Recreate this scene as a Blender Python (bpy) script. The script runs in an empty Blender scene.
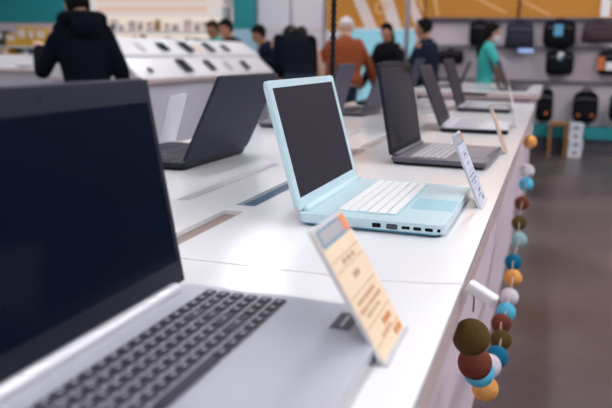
import bpy, bmesh, math, random
from mathutils import Vector, Matrix, Euler
random.seed(7)
C = bpy.context.scene
COL = C.collection
PI = math.pi
TH = 0.88                     # display table height

# ------------------------------------------------------------------ materials
def lin(c):
    return tuple(((v/255)/12.92 if v/255 <= 0.04045 else ((v/255+0.055)/1.055)**2.4) for v in c)

def mat(name, rgb, rough=0.5, metal=0.0, var=0.06, scale=12.0, coat=0.0, bump=0.0, spec=0.5, trans=0.0, alpha=None):
    m = bpy.data.materials.new(name); m.use_nodes = True
    nt = m.node_tree; b = nt.nodes['Principled BSDF']
    c = lin(rgb)
    b.inputs['Roughness'].default_value = rough
    b.inputs['Metallic'].default_value = metal
    b.inputs['Coat Weight'].default_value = coat
    b.inputs['Specular IOR Level'].default_value = spec
    b.inputs['Transmission Weight'].default_value = trans
    tc = nt.nodes.new('ShaderNodeTexCoord')
    nz = nt.nodes.new('ShaderNodeTexNoise'); nz.inputs['Scale'].default_value = scale
    nz.inputs['Detail'].default_value = 4
    nt.links.new(tc.outputs['Object'], nz.inputs['Vector'])
    mx = nt.nodes.new('ShaderNodeMix'); mx.data_type = 'RGBA'
    mx.inputs[6].default_value = (*[max(0, v*(1-var)) for v in c], 1)
    mx.inputs[7].default_value = (*[min(1, v*(1+var)) for v in c], 1)
    nt.links.new(nz.outputs['Fac'], mx.inputs[0])
    nt.links.new(mx.outputs[2], b.inputs['Base Color'])
    if bump:
        bp = nt.nodes.new('ShaderNodeBump'); bp.inputs['Strength'].default_value = bump
        bp.inputs['Distance'].default_value = 0.002
        nt.links.new(nz.outputs['Fac'], bp.inputs['Height'])
        nt.links.new(bp.outputs['Normal'], b.inputs['Normal'])
    if alpha is not None:
        b.inputs['Alpha'].default_value = alpha
    return m

def emit(name, rgb, strength):
    m = bpy.data.materials.new(name); m.use_nodes = True
    nt = m.node_tree; nt.nodes.clear()
    o = nt.nodes.new('ShaderNodeOutputMaterial'); e = nt.nodes.new('ShaderNodeEmission')
    e.inputs['Color'].default_value = (*lin(rgb), 1); e.inputs['Strength'].default_value = strength
    nt.links.new(e.outputs[0], o.inputs[0])
    return m

M = {}
M['table'] = mat('table_white_laminate', (238, 237, 237), 0.17, var=0.01, coat=0.3)
M['edge'] = mat('table_edge_band', (204, 182, 178), 0.35, var=0.02)
M['panel'] = mat('lilac_white_panel', (226, 208, 218), 0.45, var=0.02)
M['channel'] = mat('cable_channel', (142, 122, 116), 0.5, var=0.2, scale=6)
M['channel_grey'] = mat('cable_channel_grey', (158, 150, 160), 0.5, var=0.15, scale=6)
M['channel_blue'] = mat('cable_channel_blue_cover', (50, 86, 110), 0.4, var=0.1)
M['white_plastic'] = mat('white_plastic', (226, 224, 224), 0.35, var=0.02)
M['silver'] = mat('silver_paint', (184, 185, 195), 0.38, metal=0.25, var=0.03)
M['silver_hinge'] = mat('silver_hinge', (205, 205, 208), 0.3, metal=0.4, var=0.03)
M['darkgrey'] = mat('dark_grey_plastic', (36, 38, 48), 0.45, var=0.06, spec=.15)
M['lidgrey'] = mat('graphite_lid', (42, 44, 60), 0.5, metal=0.0, var=0.05, spec=.1)
M['midgrey'] = mat('mid_grey_lid', (88, 86, 98), 0.42, metal=0.1, var=0.05, spec=.4)
M['deckgrey'] = mat('grey_deck', (88, 84, 94), 0.4, metal=0.2, var=0.05)
M['black'] = mat('black_plastic', (13, 13, 19), 0.45, var=0.1, spec=.12)
M['key_dark'] = mat('dark_keycap', (56, 54, 66), 0.5, var=0.05, spec=.3)
M['key_grey'] = mat('grey_keycap', (172, 170, 176), 0.4, var=0.05)
M['key_white'] = mat('white_keycap', (240, 238, 236), 0.4, var=0.02)
M['screen'] = mat('screen_glass_navy', (7, 15, 31), 0.14, var=0.1, spec=0.1)
M['screen_gloss'] = mat('screen_glossy', (10, 13, 25), 0.05, var=0.1, spec=0.05)
M['screen_matte'] = mat('screen_matte_charcoal', (46, 43, 51), 0.45, var=0.04, spec=0.05)
M['aqua'] = mat('aqua_plastic', (192, 217, 222), 0.3, var=0.02)
M['aqua_deep'] = mat('aqua_underside', (70, 150, 182), 0.35, var=0.03)
M['aqua_pad'] = mat('aqua_touchpad', (150, 202, 214), 0.28, var=0.02)
M['sticker_dark'] = mat('sticker_dark', (60, 62, 76), 0.4)
M['sticker_lilac'] = mat('sticker_lilac', (176, 168, 182), 0.4)
M['card_peach'] = mat('price_card_peach', (236, 212, 178), 0.5, var=0.02)
M['card_white'] = mat('price_card_white', (206, 210, 222), 0.5, var=0.02)
M['card_tan'] = mat('price_card_tan', (206, 172, 142), 0.5, var=0.03)
M['card_pink'] = mat('price_card_pink', (214, 190, 188), 0.5, var=0.02)
M['card_head'] = mat('price_card_header', (112, 148, 168), 0.5, var=0.04)
M['card_head_grey'] = mat('price_card_header_field', (172, 168, 168), 0.5)
M['card_orange'] = mat('price_card_tab', (236, 138, 84), 0.5)
M['ink_brown'] = mat('ink_brown', (190, 142, 104), 0.6)
M['ink_orange'] = mat('ink_orange', (204, 130, 74), 0.6)
M['ink_grey'] = mat('ink_grey', (140, 142, 160), 0.6)
M['acrylic'] = mat('frosted_acrylic', (222, 224, 230), 0.25, var=0.02, trans=0.25)
M['cord'] = mat('pale_cord', (196, 180, 172), 0.5)
M['cable'] = mat('black_cable', (18, 18, 25), 0.5, spec=.2)
M['wire'] = mat('grey_wire', (70, 66, 66), 0.45)
BALL = {'olive': (88, 68, 30), 'brown': (112, 58, 42), 'light_blue': (92, 186, 214), 'orange': (222, 158, 84),
        'white': (216, 210, 214), 'teal': (18, 104, 138), 'mint': (150, 190, 188)}
for k, v in BALL.items():
    M['ball_'+k] = mat('cotton_thread_'+k, v, 0.85, var=0.18, scale=140, bump=0.6, spec=0.2)
M['wall'] = mat('wall_pale_lilac', (196, 188, 194), 0.7, var=0.03, scale=2)
M['wall_teal'] = mat('teal_paint', (20, 136, 142), 0.6, var=0.05, scale=2)
M['orange'] = mat('ochre_panel', (192, 132, 54), 0.6, var=0.08, scale=3, spec=.2)
M['stripe'] = mat('stripe_white', (222, 206, 200), 0.6)
M['stripe_thin'] = mat('stripe_peach', (226, 176, 120), 0.6)
M['slat'] = mat('slatwall_grey', (206, 192, 198), 0.6, var=0.04, scale=3)
M['rail'] = mat('shelf_rail_grey', (112, 108, 120), 0.4, metal=0.4)
M['teal_board'] = mat('teal_board', (16, 122, 128), 0.5)
M['counter'] = mat('counter_white', (232, 230, 232), 0.3, var=0.01)
M['counter_front'] = mat('counter_front_lilac', (204, 202, 212), 0.45, var=0.02)
M['counter_lip'] = mat('counter_lip_pink', (206, 184, 180), 0.45)
M['ceiling'] = mat('ceiling_grey', (150, 148, 152), 0.8)
M['metal_post'] = mat('post_grey_metal', (150, 144, 152), 0.4, metal=0.4)
M['bag_black'] = mat('black_nylon', (8, 9, 16), 0.8, var=0.2, scale=60, bump=0.2, spec=.15)
M['bag_grey'] = mat('charcoal_nylon', (44, 44, 58), 0.8, var=0.15, scale=60, bump=0.2, spec=.2)
M['bag_maroon'] = mat('maroon_brown_leather', (56, 38, 44), 0.6, var=0.15, scale=30, spec=.3)
M['tag_blue'] = mat('blue_swing_tag', (84, 154, 186), 0.5)
M['tag_white'] = mat('white_swing_tag', (220, 220, 226), 0.5)
M['patch_orange'] = mat('orange_patch', (198, 104, 44), 0.6)
M['skin'] = mat('skin', (206, 158, 132), 0.55, var=0.05)
M['skin_tan'] = mat('skin_tan', (176, 124, 94), 0.55, var=0.05)
M['hair_black'] = mat('hair_black', (10, 9, 12), 0.7, var=0.2, scale=80, spec=.1)
M['hair_brown'] = mat('hair_brown', (48, 32, 26), 0.7, var=0.2, scale=80, spec=.15)
M['navy_cloth'] = mat('navy_cloth', (17, 24, 42), 0.9, var=0.15, scale=30, bump=0.3, spec=0.15)
M['midnight_cloth'] = mat('midnight_cloth', (10, 14, 26), 0.92, var=0.15, scale=30, bump=0.3, spec=0.1)
M['rust_cloth'] = mat('rust_cloth', (136, 68, 36), 0.85, var=0.12, scale=25, bump=0.3, spec=0.2)
M['teal_cloth'] = mat('teal_cotton', (66, 178, 172), 0.85, var=0.06, scale=25, spec=0.2)
M['black_cloth'] = mat('black_cloth', (14, 14, 20), 0.9, var=0.15, scale=30, spec=0.15)
M['jeans'] = mat('dark_denim', (34, 42, 62), 0.85, var=0.15, scale=60, spec=0.2)
M['beige_cloth'] = mat('beige_knit', (202, 164, 142), 0.85, var=0.1, scale=40, spec=0.2)
M['knit_white'] = mat('white_knit', (222, 214, 214), 0.85, var=0.05, scale=60, spec=0.2)
M['shoe'] = mat('shoe_dark', (28, 28, 32), 0.5)
M['mask'] = mat('face_mask_white', (222, 224, 230), 0.7)
M['eye'] = mat('eye_dark', (24, 18, 16), 0.2)
M['lamp'] = emit('lamp_diffuser', (250, 249, 255), 34.0)
M['back_glow'] = emit('backlit_cream', (250, 234, 220), .85)
M['cyan_glow'] = emit('backlit_cyan', (146, 200, 218), 0.9)
M['sign_glow'] = emit('backlit_sign', (236, 224, 222), 0.8)
M['sign_letter'] = emit('backlit_sign_letter', (240, 200, 180), 0.8)
M['label_glow'] = emit('backlit_label', (170, 200, 255), 0.9)

# polished concrete floor
def floor_mat():
    m = mat('polished_concrete', (84, 74, 74), 0.3, var=0.0, spec=0.5)
    nt = m.node_tree; b = nt.nodes['Principled BSDF']
    tc = nt.nodes.new('ShaderNodeTexCoord')
    n1 = nt.nodes.new('ShaderNodeTexNoise'); n1.inputs['Scale'].default_value = 1.3; n1.inputs['Detail'].default_value = 8
    n2 = nt.nodes.new('ShaderNodeTexNoise'); n2.inputs['Scale'].default_value = 9; n2.inputs['Detail'].default_value = 6
    for n in (n1, n2): nt.links.new(tc.outputs['Object'], n.inputs['Vector'])
    ad = nt.nodes.new('ShaderNodeMath'); ad.operation = 'MULTIPLY_ADD'; ad.inputs[1].default_value = 0.35
    nt.links.new(n2.outputs['Fac'], ad.inputs[0]); nt.links.new(n1.outputs['Fac'], ad.inputs[2])
    cr = nt.nodes.new('ShaderNodeValToRGB')
    cr.color_ramp.elements[0].position = 0.45; cr.color_ramp.elements[0].color = (*lin((60, 52, 54)), 1)
    cr.color_ramp.elements[1].position = 0.95; cr.color_ramp.elements[1].color = (*lin((96, 84, 82)), 1)
    nt.links.new(ad.outputs[0], cr.inputs[0]); nt.links.new(cr.outputs[0], b.inputs['Base Color'])
    mr = nt.nodes.new('ShaderNodeMapRange'); mr.inputs[3].default_value = 0.2; mr.inputs[4].default_value = 0.42
    nt.links.new(n1.outputs['Fac'], mr.inputs[0]); nt.links.new(mr.outputs[0], b.inputs['Roughness'])
    return m
M['floor'] = floor_mat()

# ------------------------------------------------------------------ mesh helpers
def link_bm(name, bm, m, parent=None, smooth=False, loc=None, rot=None):
    me = bpy.data.meshes.new(name); bm.normal_update(); bm.to_mesh(me); bm.free()
    for mm in (m if isinstance(m, (list, tuple)) else [m]): me.materials.append(mm)
    if smooth:
        for p in me.polygons: p.use_smooth = True
    o = bpy.data.objects.new(name, me); COL.objects.link(o)
    if parent: o.parent = parent
    if loc: o.location = loc
    if rot: o.rotation_euler = rot
    return o

def tag(o, label, cat, group=None, kind=None):
    o['label'] = label; o['category'] = cat
    if group: o['group'] = group
    if kind: o['kind'] = kind
    return o

def empty(name, label, cat, loc=(0, 0, 0), rz=0.0, group=None):
    o = bpy.data.objects.new(name, None); COL.objects.link(o)
    o.location = loc; o.rotation_euler = (0, 0, rz); o.empty_display_size = 0.05
    return tag(o, label, cat, group)

def add_box(bm, lo, hi, bevel=0.0, seg=2, mi=0, mtx=None):
    t = bmesh.new()
    bmesh.ops.create_cube(t, size=1.0)
    c = [(a+b)/2 for a, b in zip(lo, hi)]; s = [b-a for a, b in zip(lo, hi)]
    for v in t.verts: v.co = Vector((c[0]+v.co.x*s[0], c[1]+v.co.y*s[1], c[2]+v.co.z*s[2]))
    if bevel: bmesh.ops.bevel(t, geom=t.edges[:], offset=bevel, segments=seg, affect='EDGES', profile=0.5)
    merge(bm, t, mi, mtx)

def merge(bm, t, mi=0, mtx=None):
    vm = {}
    for v in t.verts: vm[v] = bm.verts.new(mtx @ v.co if mtx else v.co)
    for f in t.faces:
        try:
            nf = bm.faces.new([vm[v] for v in f.verts]); nf.material_index = mi
        except ValueError: pass
    t.free()

def add_prism(bm, pts, z0, z1, bevel=0.0, mi=0, mtx=None, seg=2):
    """extruded outline (x, y) from z0 to z1"""
    t = bmesh.new()
    lo = [t.verts.new((x, y, z0)) for x, y in pts]; hi = [t.verts.new((x, y, z1)) for x, y in pts]
    n = len(pts)
    t.faces.new(lo[::-1]); t.faces.new(hi)
    for i in range(n): t.faces.new((lo[i], lo[(i+1) % n], hi[(i+1) % n], hi[i]))
    if bevel:
        es = [e for e in t.edges if abs(e.verts[0].co.z-e.verts[1].co.z) < 1e-7]
        bmesh.ops.bevel(t, geom=es, offset=bevel, segments=seg, affect='EDGES', profile=0.5)
    merge(bm, t, mi, mtx)

def rrect(x0, y0, x1, y1, r, n=5):
    out = []
    for cx, cy, a in ((x1-r, y1-r, 0), (x0+r, y1-r, 90), (x0+r, y0+r, 180), (x1-r, y0+r, 270)):
        for k in range(n+1):
            t = math.radians(a+90*k/n); out.append((cx+r*math.cos(t), cy+r*math.sin(t)))
    return out

def add_loft(bm, rings, seg=14, mi=0):
    """rings: (centre, vecA, vecB) ellipses, closed at both ends"""
    prev = None; first = None
    for c, a, b in rings:
        c = Vector(c); a = Vector(a); b = Vector(b)
        cur = [bm.verts.new(c+a*math.cos(2*PI*k/seg)+b*math.sin(2*PI*k/seg)) for k in range(seg)]
        if prev:
            for k in range(seg):
                f = bm.faces.new((prev[k], prev[(k+1) % seg], cur[(k+1) % seg], cur[k])); f.material_index = mi
        else: first = cur
        prev = cur
    f = bm.faces.new(first[::-1]); f.material_index = mi
    f = bm.faces.new(prev); f.material_index = mi

def frame(d):
    d = d.normalized(); up = Vector((0, 0, 1)) if abs(d.z) < 0.9 else Vector((0, 1, 0))
    a = d.cross(up).normalized(); return a, a.cross(d).normalized()

def add_limb(bm, p0, p1, r0, r1, seg=12, mi=0):
    p0 = Vector(p0); p1 = Vector(p1); d = p1-p0; L = d.length
    if L < 1e-6: return
    a, b = frame(d); u = d/L
    rings = []
    for t in (-0.98, -0.8, -0.45): rings.append((p0+u*r0*t, r0*math.sqrt(1-t*t)))
    for k in range(5): rings.append((p0+d*k/4, r0+(r1-r0)*k/4))
    for t in (0.45, 0.8, 0.98): rings.append((p1+u*r1*t, r1*math.sqrt(1-t*t)))
    add_loft(bm, [(c, a*r, b*r) for c, r in rings], seg, mi)

def add_ell(bm, c, rx, ry, rz, R=None, seg=16, mi=0):
    t = bmesh.new(); bmesh.ops.create_uvsphere(t, u_segments=seg, v_segments=max(8, seg//2+2), radius=1)
    m3 = (R.to_3x3() if R else Matrix.Identity(3))
    for v in t.verts: v.co = m3 @ Vector((v.co.x*rx, v.co.y*ry, v.co.z*rz)) + Vector(c)
    merge(bm, t, mi)

def add_tube(bm, pts, r, seg=8, mi=0):
    pts = [Vector(p) for p in pts]; rings = []
    a = None
    for i, p in enumerate(pts):
        d = (pts[min(i+1, len(pts)-1)]-pts[max(i-1, 0)]).normalized()
        if a is None: a, b = frame(d)
        else:
            a = (a-d*a.dot(d)).normalized(); b = a.cross(d).normalized()
        rings.append((p, a*r, b*r))
    add_loft(bm, rings, seg, mi)

def boxobj(name, lo, hi, m, parent=None, bevel=0.0):
    bm = bmesh.new(); add_box(bm, lo, hi, bevel); return link_bm(name, bm, m, parent)

def struct(name, lo, hi, m):
    o = boxobj(name, lo, hi, m); o['kind'] = 'structure'; return o

# ------------------------------------------------------------------ setting
YB = 9.6
struct('floor', (-9.5, -3.0, -0.1), (3.4, YB+0.2, 0.0), M['floor'])
struct('ceiling', (-9.5, -3.0, 3.5), (3.4, YB+0.2, 3.6), M['ceiling'])
struct('wall_back', (-9.5, YB, 0.0), (3.4, YB+0.2, 3.5), M['wall'])
struct('wall_left', (-9.7, -3.0, 0.0), (-9.5, YB+0.2, 3.5), M['wall'])
struct('wall_right', (3.4, -3.0, 0.0), (3.6, YB+0.2, 3.5), mat('slate_wall', (96, 96, 110), .7))
struct('trim_1', (-9.5, YB-0.02, TH+0.66), (-6.15, YB, 3.2), M['wall_teal'])

# ------------------------------------------------------------------ main display tables
def slot_ranges(y0, y1, lst):
    return [(max(a, y0), min(b, y1)) for a, b in lst if b > y0 and a < y1]

def display_table(name, label, y0, y1, slotsA, slotsB):
    t = empty(name, label, 'table', (-0.61, (y0+y1)/2, 0))
    off = Vector((0.61, -(y0+y1)/2, 0))
    X0, X1 = -1.13, -0.09
    SA = (-0.689, -0.663); SB = (-0.562, -0.522)
    bm = bmesh.new(); zt, zb = TH, TH-0.012
    def slab(xa, xb, ya, yb): add_box(bm, (xa, ya, zb), (xb, yb, zt))
    for xa, xb in ((X0, SA[0]), (SA[1], SB[0]), (SB[1], X1)): slab(xa, xb, y0, y1)
    for (xa, xb), sl in ((SA, slotsA), (SB, slotsB)):
        y = y0
        for a, b, _ in sl:
            slab(xa, xb, y, a); y = b
        slab(xa, xb, y, y1)
    bmesh.ops.translate(bm, verts=bm.verts, vec=off)
    link_bm('table_top', bm, M['table'], t)
    bm = bmesh.new()
    add_box(bm, (X0+0.001, y0+.001, TH-0.05), (SA[0]-.02, y1-.001, TH-0.0121))
    add_box(bm, (SB[1]+.02, y0+.001, TH-0.05), (X1-0.001, y1-.001, TH-0.0121))
    add_box(bm, (SA[0]-.02, y0+.001, TH-0.05), (SB[1]+.02, y1-.001, TH-0.04))
    bmesh.ops.translate(bm, verts=bm.verts, vec=off)
    link_bm('edge_band', bm, M['edge'], t)
    for (xa, xb), sl in ((SA, slotsA), (SB, slotsB)):
        for a, b, kind in sl:
            bm = bmesh.new()
            z1 = TH-0.007 if kind else TH-0.008
            add_box(bm, (xa-.004, a-.004, TH-0.0399), (xb+.004, b+.004, min(z1, TH-0.0125)))
            if True: add_box(bm, (xa+.001, a+.001, TH-0.0125), (xb-.001, b-.001, z1))
            bmesh.ops.translate(bm, verts=bm.verts, vec=off)
            link_bm('cable_channel', bm, M['channel_blue'] if kind else (M['channel_grey'] if xa < -.6 else M['channel']), t)
    bm = bmesh.new()
    add_box(bm, (-1.05, y0+0.08, 0.0), (-0.17, y1-0.02, TH-0.05))
    bmesh.ops.translate(bm, verts=bm.verts, vec=off)
    link_bm('cabinet_body', bm, M['panel'], t)
    return t

A = []; Bs = []
for k in range(-2, 4):
    y = 1.22+0.95*k
    A.append((y+0.03, y+0.55, 0)); Bs.append((y-0.32, y-0.02, 0)); Bs.append((y+0.03, y+0.42, 1 if k == 0 else 0))
A = [s for s in A if s[0] > -0.75 and s[1] < 4.7]; Bs = [s for s in Bs if s[0] > -0.75 and s[1] < 4.7]
display_table('display_table', 'long glossy white display table in the foreground carrying the open laptops', -0.8, 4.73, A, Bs)
display_table('display_table', 'white display table beyond the end of the laptop table, in front of the bag wall', 6.06, 7.7, [(6.4, 6.8, 0)], [(6.9, 7.3, 0)])

# ------------------------------------------------------------------ laptops
ROWS = [[1]*18,
        [1]*13+[2]+[1]*3,
        [1.5]+[1]*12+[1.5]+[1]*3,
        [1.75]+[1]*11+[2.25]+[1]*3,
        [2.25]+[1]*10+[2.75]+[1]*3,
        [1.25, 1.25, 1.25, 5.5, 1.25, 1.25, 1.25, 1, 1, 1, 1, 1]]
KEYMESH = {}
def key_mesh(w, d, m, legend):
    k = (round(w, 4), round(d, 4), m.name)
    if k not in KEYMESH:
        bm = bmesh.new()
        add_prism(bm, rrect(-d/2, -w/2, d/2, w/2, 0.0015, 2), 0.0002, 0.0026, 0.0006, seg=1)
        if legend and w < 0.06: add_box(bm, (-d*.14, -0.0022, 0.0026), (d*.14, 0.0022, 0.0028), mi=1)
        me = bpy.data.meshes.new('key'); bm.normal_update(); bm.to_mesh(me); bm.free()
        me.materials.append(m); me.materials.append(M['key_grey'])
        KEYMESH[k] = me
    return KEYMESH[k]

def laptop(label, fit, W, D, H, T, facing, c, keys=True, ports=False, group='laptops on the long table',
           kb=(0.045, 0.145), kbm=(0.022, 0.022), gap=(0.003, 0.003), pad=(0.165, 0.24), padw=0.11, legend=False,
           wedge=0.004, bez=(0.018, 0.014, 0.021), hinge='bar', stick=False, rc=0.012, split=.42, hm=.022, hr=.0062, webcam=True):
    x, y, th, la = fit
    ex = Vector((math.cos(th), math.sin(th), 0))*facing; ey = Vector((-math.sin(th), math.cos(th), 0))
    cen = Vector((x, y, 0))+ex*D/2+ey*W/2
    root = empty('laptop', label, 'laptop', (cen.x, cen.y, TH), th if facing > 0 else th+PI, group)
    # local frame: +x to the user, y along the width, near end at -W/2 when facing=1
    bm = bmesh.new()
    add_prism(bm, rrect(-D/2, -W/2, D/2, W/2, rc), T*split, T, 0.0022)
    link_bm('base_shell', bm, c['deck'], root)
    bm = bmesh.new()
    add_prism(bm, rrect(-D/2+wedge, -W/2+wedge, D/2-wedge*1.5, W/2-wedge, rc), 0.002, T*split-.00002, 0.0015)
    for sx in (-1, 1):
        for sy in (-1, 1):
            add_box(bm, (sx*D*.4-.012, sy*W*.42-.006, 0.0), (sx*D*.4+.012, sy*W*.42+.006, 0.0021))
    link_bm('bottom_cover', bm, c['bottom'], root)
    # keyboard well and keys
    kx0, kx1 = -D/2+kb[0], -D/2+kb[1]; ky0, ky1 = -W/2+kbm[0], W/2-kbm[1]
    bm = bmesh.new(); add_prism(bm, rrect(kx0-.003, ky0-.003, kx1+.003, ky1+.003, 0.004, 3), T, T+0.0003)
    link_bm('keyboard_bed', bm, c.get('bed', c['deck']), root)
    U = (ky1-ky0)/18; rd = (kx1-kx0)/6
    one = bmesh.new()
    for i, row in enumerate(ROWS):
        yy = ky0
        for w in row:
            wl = w*U-gap[1]; cx = kx0+(i+.5)*rd; cy = yy+w*U/2
            if keys:
                o = bpy.data.objects.new('key', key_mesh(wl, rd-gap[0], c['key'], legend)); COL.objects.link(o)
                o.parent = root; o.location = (cx, cy, T+0.0003)
            else:
                add_box(one, (cx-(rd-gap[0])/2, cy-wl/2, T+.0003), (cx+(rd-gap[0])/2, cy+wl/2, T+.0024))
            yy += w*U
    if keys: one.free()
    else: link_bm('keys', one, c['key'], root)
    pyc = ky0+6.5*U
    bm = bmesh.new(); add_prism(bm, rrect(-D/2+pad[0], pyc-padw/2, -D/2+pad[1], pyc+padw/2, 0.004, 3), T, T+0.0005)
    link_bm('touchpad', bm, c['pad'], root)
    # lid, leaning back from the rear edge
    hx, hz = -D/2+0.004, T+0.001
    ld = Vector((math.cos(la), 0, math.sin(la))); n = Vector((math.sin(la), 0, -math.cos(la)))
    mtx = Matrix(((ld.x, 0, n.x, hx), (0, 1, 0, 0), (ld.z, 0, n.z, hz), (0, 0, 0, 1)))   # (along lid, width, toward user)
    lt = 0.0075
    bm = bmesh.new()
    t = bmesh.new(); add_prism(t, rrect(0.002, -W/2, H, W/2, rc), -lt, 0.0, 0.0015); merge(bm, t, 0, mtx)
    link_bm('lid', bm, c['lid'], root)
    bs, bt_, bb = bez
    # bezel as a frame of four strips, screen set between them
    bm = bmesh.new(); z0, z1 = 0.0, 0.0012
    for lo, hi in (((0.003, -W/2+.002), (bb, W/2-.002)), ((H-bt_, -W/2+.002), (H-.002, W/2-.002)),
                   ((bb, -W/2+.002), (H-bt_, -W/2+bs)), ((bb, W/2-bs), (H-bt_, W/2-.002))):
        t = bmesh.new(); add_box(t, (lo[0], lo[1], z0), (hi[0], hi[1], z1)); merge(bm, t, 0, mtx)
    link_bm('screen_bezel', bm, c['bezel'], root)
    bm = bmesh.new(); t = bmesh.new(); add_box(t, (bb, -W/2+bs, 0.0), (H-bt_, W/2-bs, 0.0006)); merge(bm, t, 0, mtx)
    link_bm('screen', bm, c['screen'], root)
    if webcam:
      bm = bmesh.new()
      t = bmesh.new(); bmesh.ops.create_circle(t, cap_ends=True, radius=0.0028, segments=12)
      for v in t.verts: v.co = Vector((v.co.x+H-bt_/2, v.co.y, 0.0014))
      merge(bm, t, 0, mtx)
      link_bm('webcam', bm, M['black'], root)
    if hinge == 'bar':
        bm = bmesh.new(); add_limb(bm, (hx+0.006, -W/2+hm, T+.0035), (hx+0.006, W/2-hm, T+.0035), hr, hr)
        link_bm('hinge', bm, c['hinge'], root, True)
    else:
        for s in (-1, 1):
            bm = bmesh.new(); add_limb(bm, (hx+.004, s*(W/2-.03), T+.003), (hx+.004, s*(W/2-.085), T+.003), .0055, .0055)
            link_bm('hinge', bm, c['hinge'], root, True)
    if ports:
        ys = -W/2
        def port(name, xf, w, h, m, zc=T*.60):
            bm = bmesh.new(); add_prism(bm, rrect(xf-w/2, zc-h/2, xf+w/2, zc+h/2, min(w, h)*.25, 2), ys-.0006, ys+.004)
            for v in bm.verts: v.co = Vector((v.co.x, v.co.z, v.co.y))
            link_bm(name, bm, m, root)
        port('ethernet_port', .014, .015, .0075, M['black']); port('vga_port', .040, .019, .009, M['sticker_dark'])
        port('hdmi_port', .063, .0135, .005, M['black']); port('usb_port', .082, .013, .0055, M['black'])
        port('usb_port', .101, .013, .0055, M['black']); port('audio_jack', .117, .0052, .0052, M['black'])
    if stick:
        bm = bmesh.new(); add_box(bm, (-D/2+.207, W/2-.075, T), (-D/2+.229, W/2-.028, T+.0004))
        add_box(bm, (-D/2+.2165, W/2-.066, T+.0004), (-D/2+.2185, W/2-.036, T+.0006), mi=1)
        s = link_bm('spec_sticker', bm, [M['sticker_dark'], M['tag_white']], root); s['label'] = 'dark sticker with pale lines'
        bm = bmesh.new(); add_box(bm, (-D/2+.231, W/2-.07, T), (-D/2+.249, W/2-.024, T+.0004))
        s = link_bm('spec_sticker', bm, M['sticker_lilac'], root); s['label'] = 'lilac sticker'
    return root

NLC = dict(deck=M['silver'], bottom=M['deckgrey'], key=M['key_dark'], bed=M['silver'], pad=M['silver'], lid=M['midgrey'], bezel=mat('navy_bezel', (26, 29, 42), .45, spec=.2), screen=M['screen'], hinge=M['silver_hinge'])
laptop('large silver laptop with dark keys and black screen, nearest in the photo', (-.4031, .3541, -.0072, 1.7555), .38, .26, .243, .02, 1, NLC,
       kb=(.041, .143), kbm=(.022, .017), pad=(.168, .245), legend=True, stick=True, hm=.036, hr=.0078, gap=(.004, .0038), bez=(.010, .027, .028))
BLC = dict(deck=M['aqua'], bottom=M['aqua_deep'], key=M['key_white'], bed=M['aqua_pad'], pad=M['aqua_pad'], lid=M['aqua'], bezel=M['aqua'], screen=M['screen_matte'], hinge=M['aqua'])
laptop('pale aqua blue laptop with white keys, second from the camera', (-.3966, 1.1373, -.0055, 1.851), .381, .251, .229, .022, 1, BLC, ports=True, webcam=False,
       kb=(.058, .163), kbm=(.045, .02), gap=(.0024, .0012), split=.3, wedge=.006, pad=(.173, .248), padw=.095, bez=(.0185, .0135, .0215), rc=.012)
L3C = dict(deck=M['deckgrey'], bottom=M['black'], key=M['key_grey'], pad=M['midgrey'], lid=M['darkgrey'], bezel=M['black'], screen=M['screen_gloss'], hinge=M['midgrey'])
laptop('dark grey laptop with a glossy reflective screen, just beyond the aqua laptop', (-.3946, 1.8843, -.0418, 1.7594), .365, .25, .25, .02, 1, L3C,
       gap=(.004, .0015), bez=(.01, .014, .022))
L4C = dict(deck=M['silver'], bottom=M['black'], key=M['key_grey'], pad=M['silver_hinge'], lid=M['lidgrey'], bezel=M['darkgrey'], screen=M['screen_matte'], hinge=M['silver'])
laptop('laptop with silver deck and black underside, fourth along the right edge', (-.3919, 2.762, .0353, 1.9727), .365, .25, .246, .02, 1, L4C, keys=False, split=.82, wedge=.001)
laptop('grey laptop at the far end of the right row, behind the silver decked one', (-.4582, 3.8026, -.0055, 1.9106), .365, .265, .26, .02, 1,
       dict(L4C, deck=M['midgrey']), keys=False, split=.8, wedge=.001)
LAC = dict(deck=M['darkgrey'], bottom=M['black'], key=M['key_dark'], bed=M['deckgrey'], pad=M['lidgrey'], lid=M['lidgrey'], bezel=M['black'], screen=M['screen'], hinge=M['black'])
laptop('dark graphite laptop seen from behind its lid, left of the aqua laptop', (-.8369, 1.5512, -.028, 2.0124), .36, .25, .235, .02, -1, LAC, hinge='two')
LBC = dict(LAC, lid=mat('slate_lid', (66, 64, 78), .5, spec=.12), deck=M['deckgrey'])
laptop('grey laptop seen from behind, half hidden by the aqua screen', (-.8194, 2.6077, .0796, 1.842), .36, .25, .235, .02, -1, LBC, keys=False, hinge='two')
laptop('grey laptop facing left behind the glossy screened laptop', (-.82, 3.25, -.03, 1.93), .36, .25, .245, .02, -1, LBC, keys=False, hinge='two')
laptop('dark laptop facing left at the far end of the left row', (-.80, 3.98, .02, 1.9), .36, .25, .255, .02, -1, LAC, keys=False, hinge='two')

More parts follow.
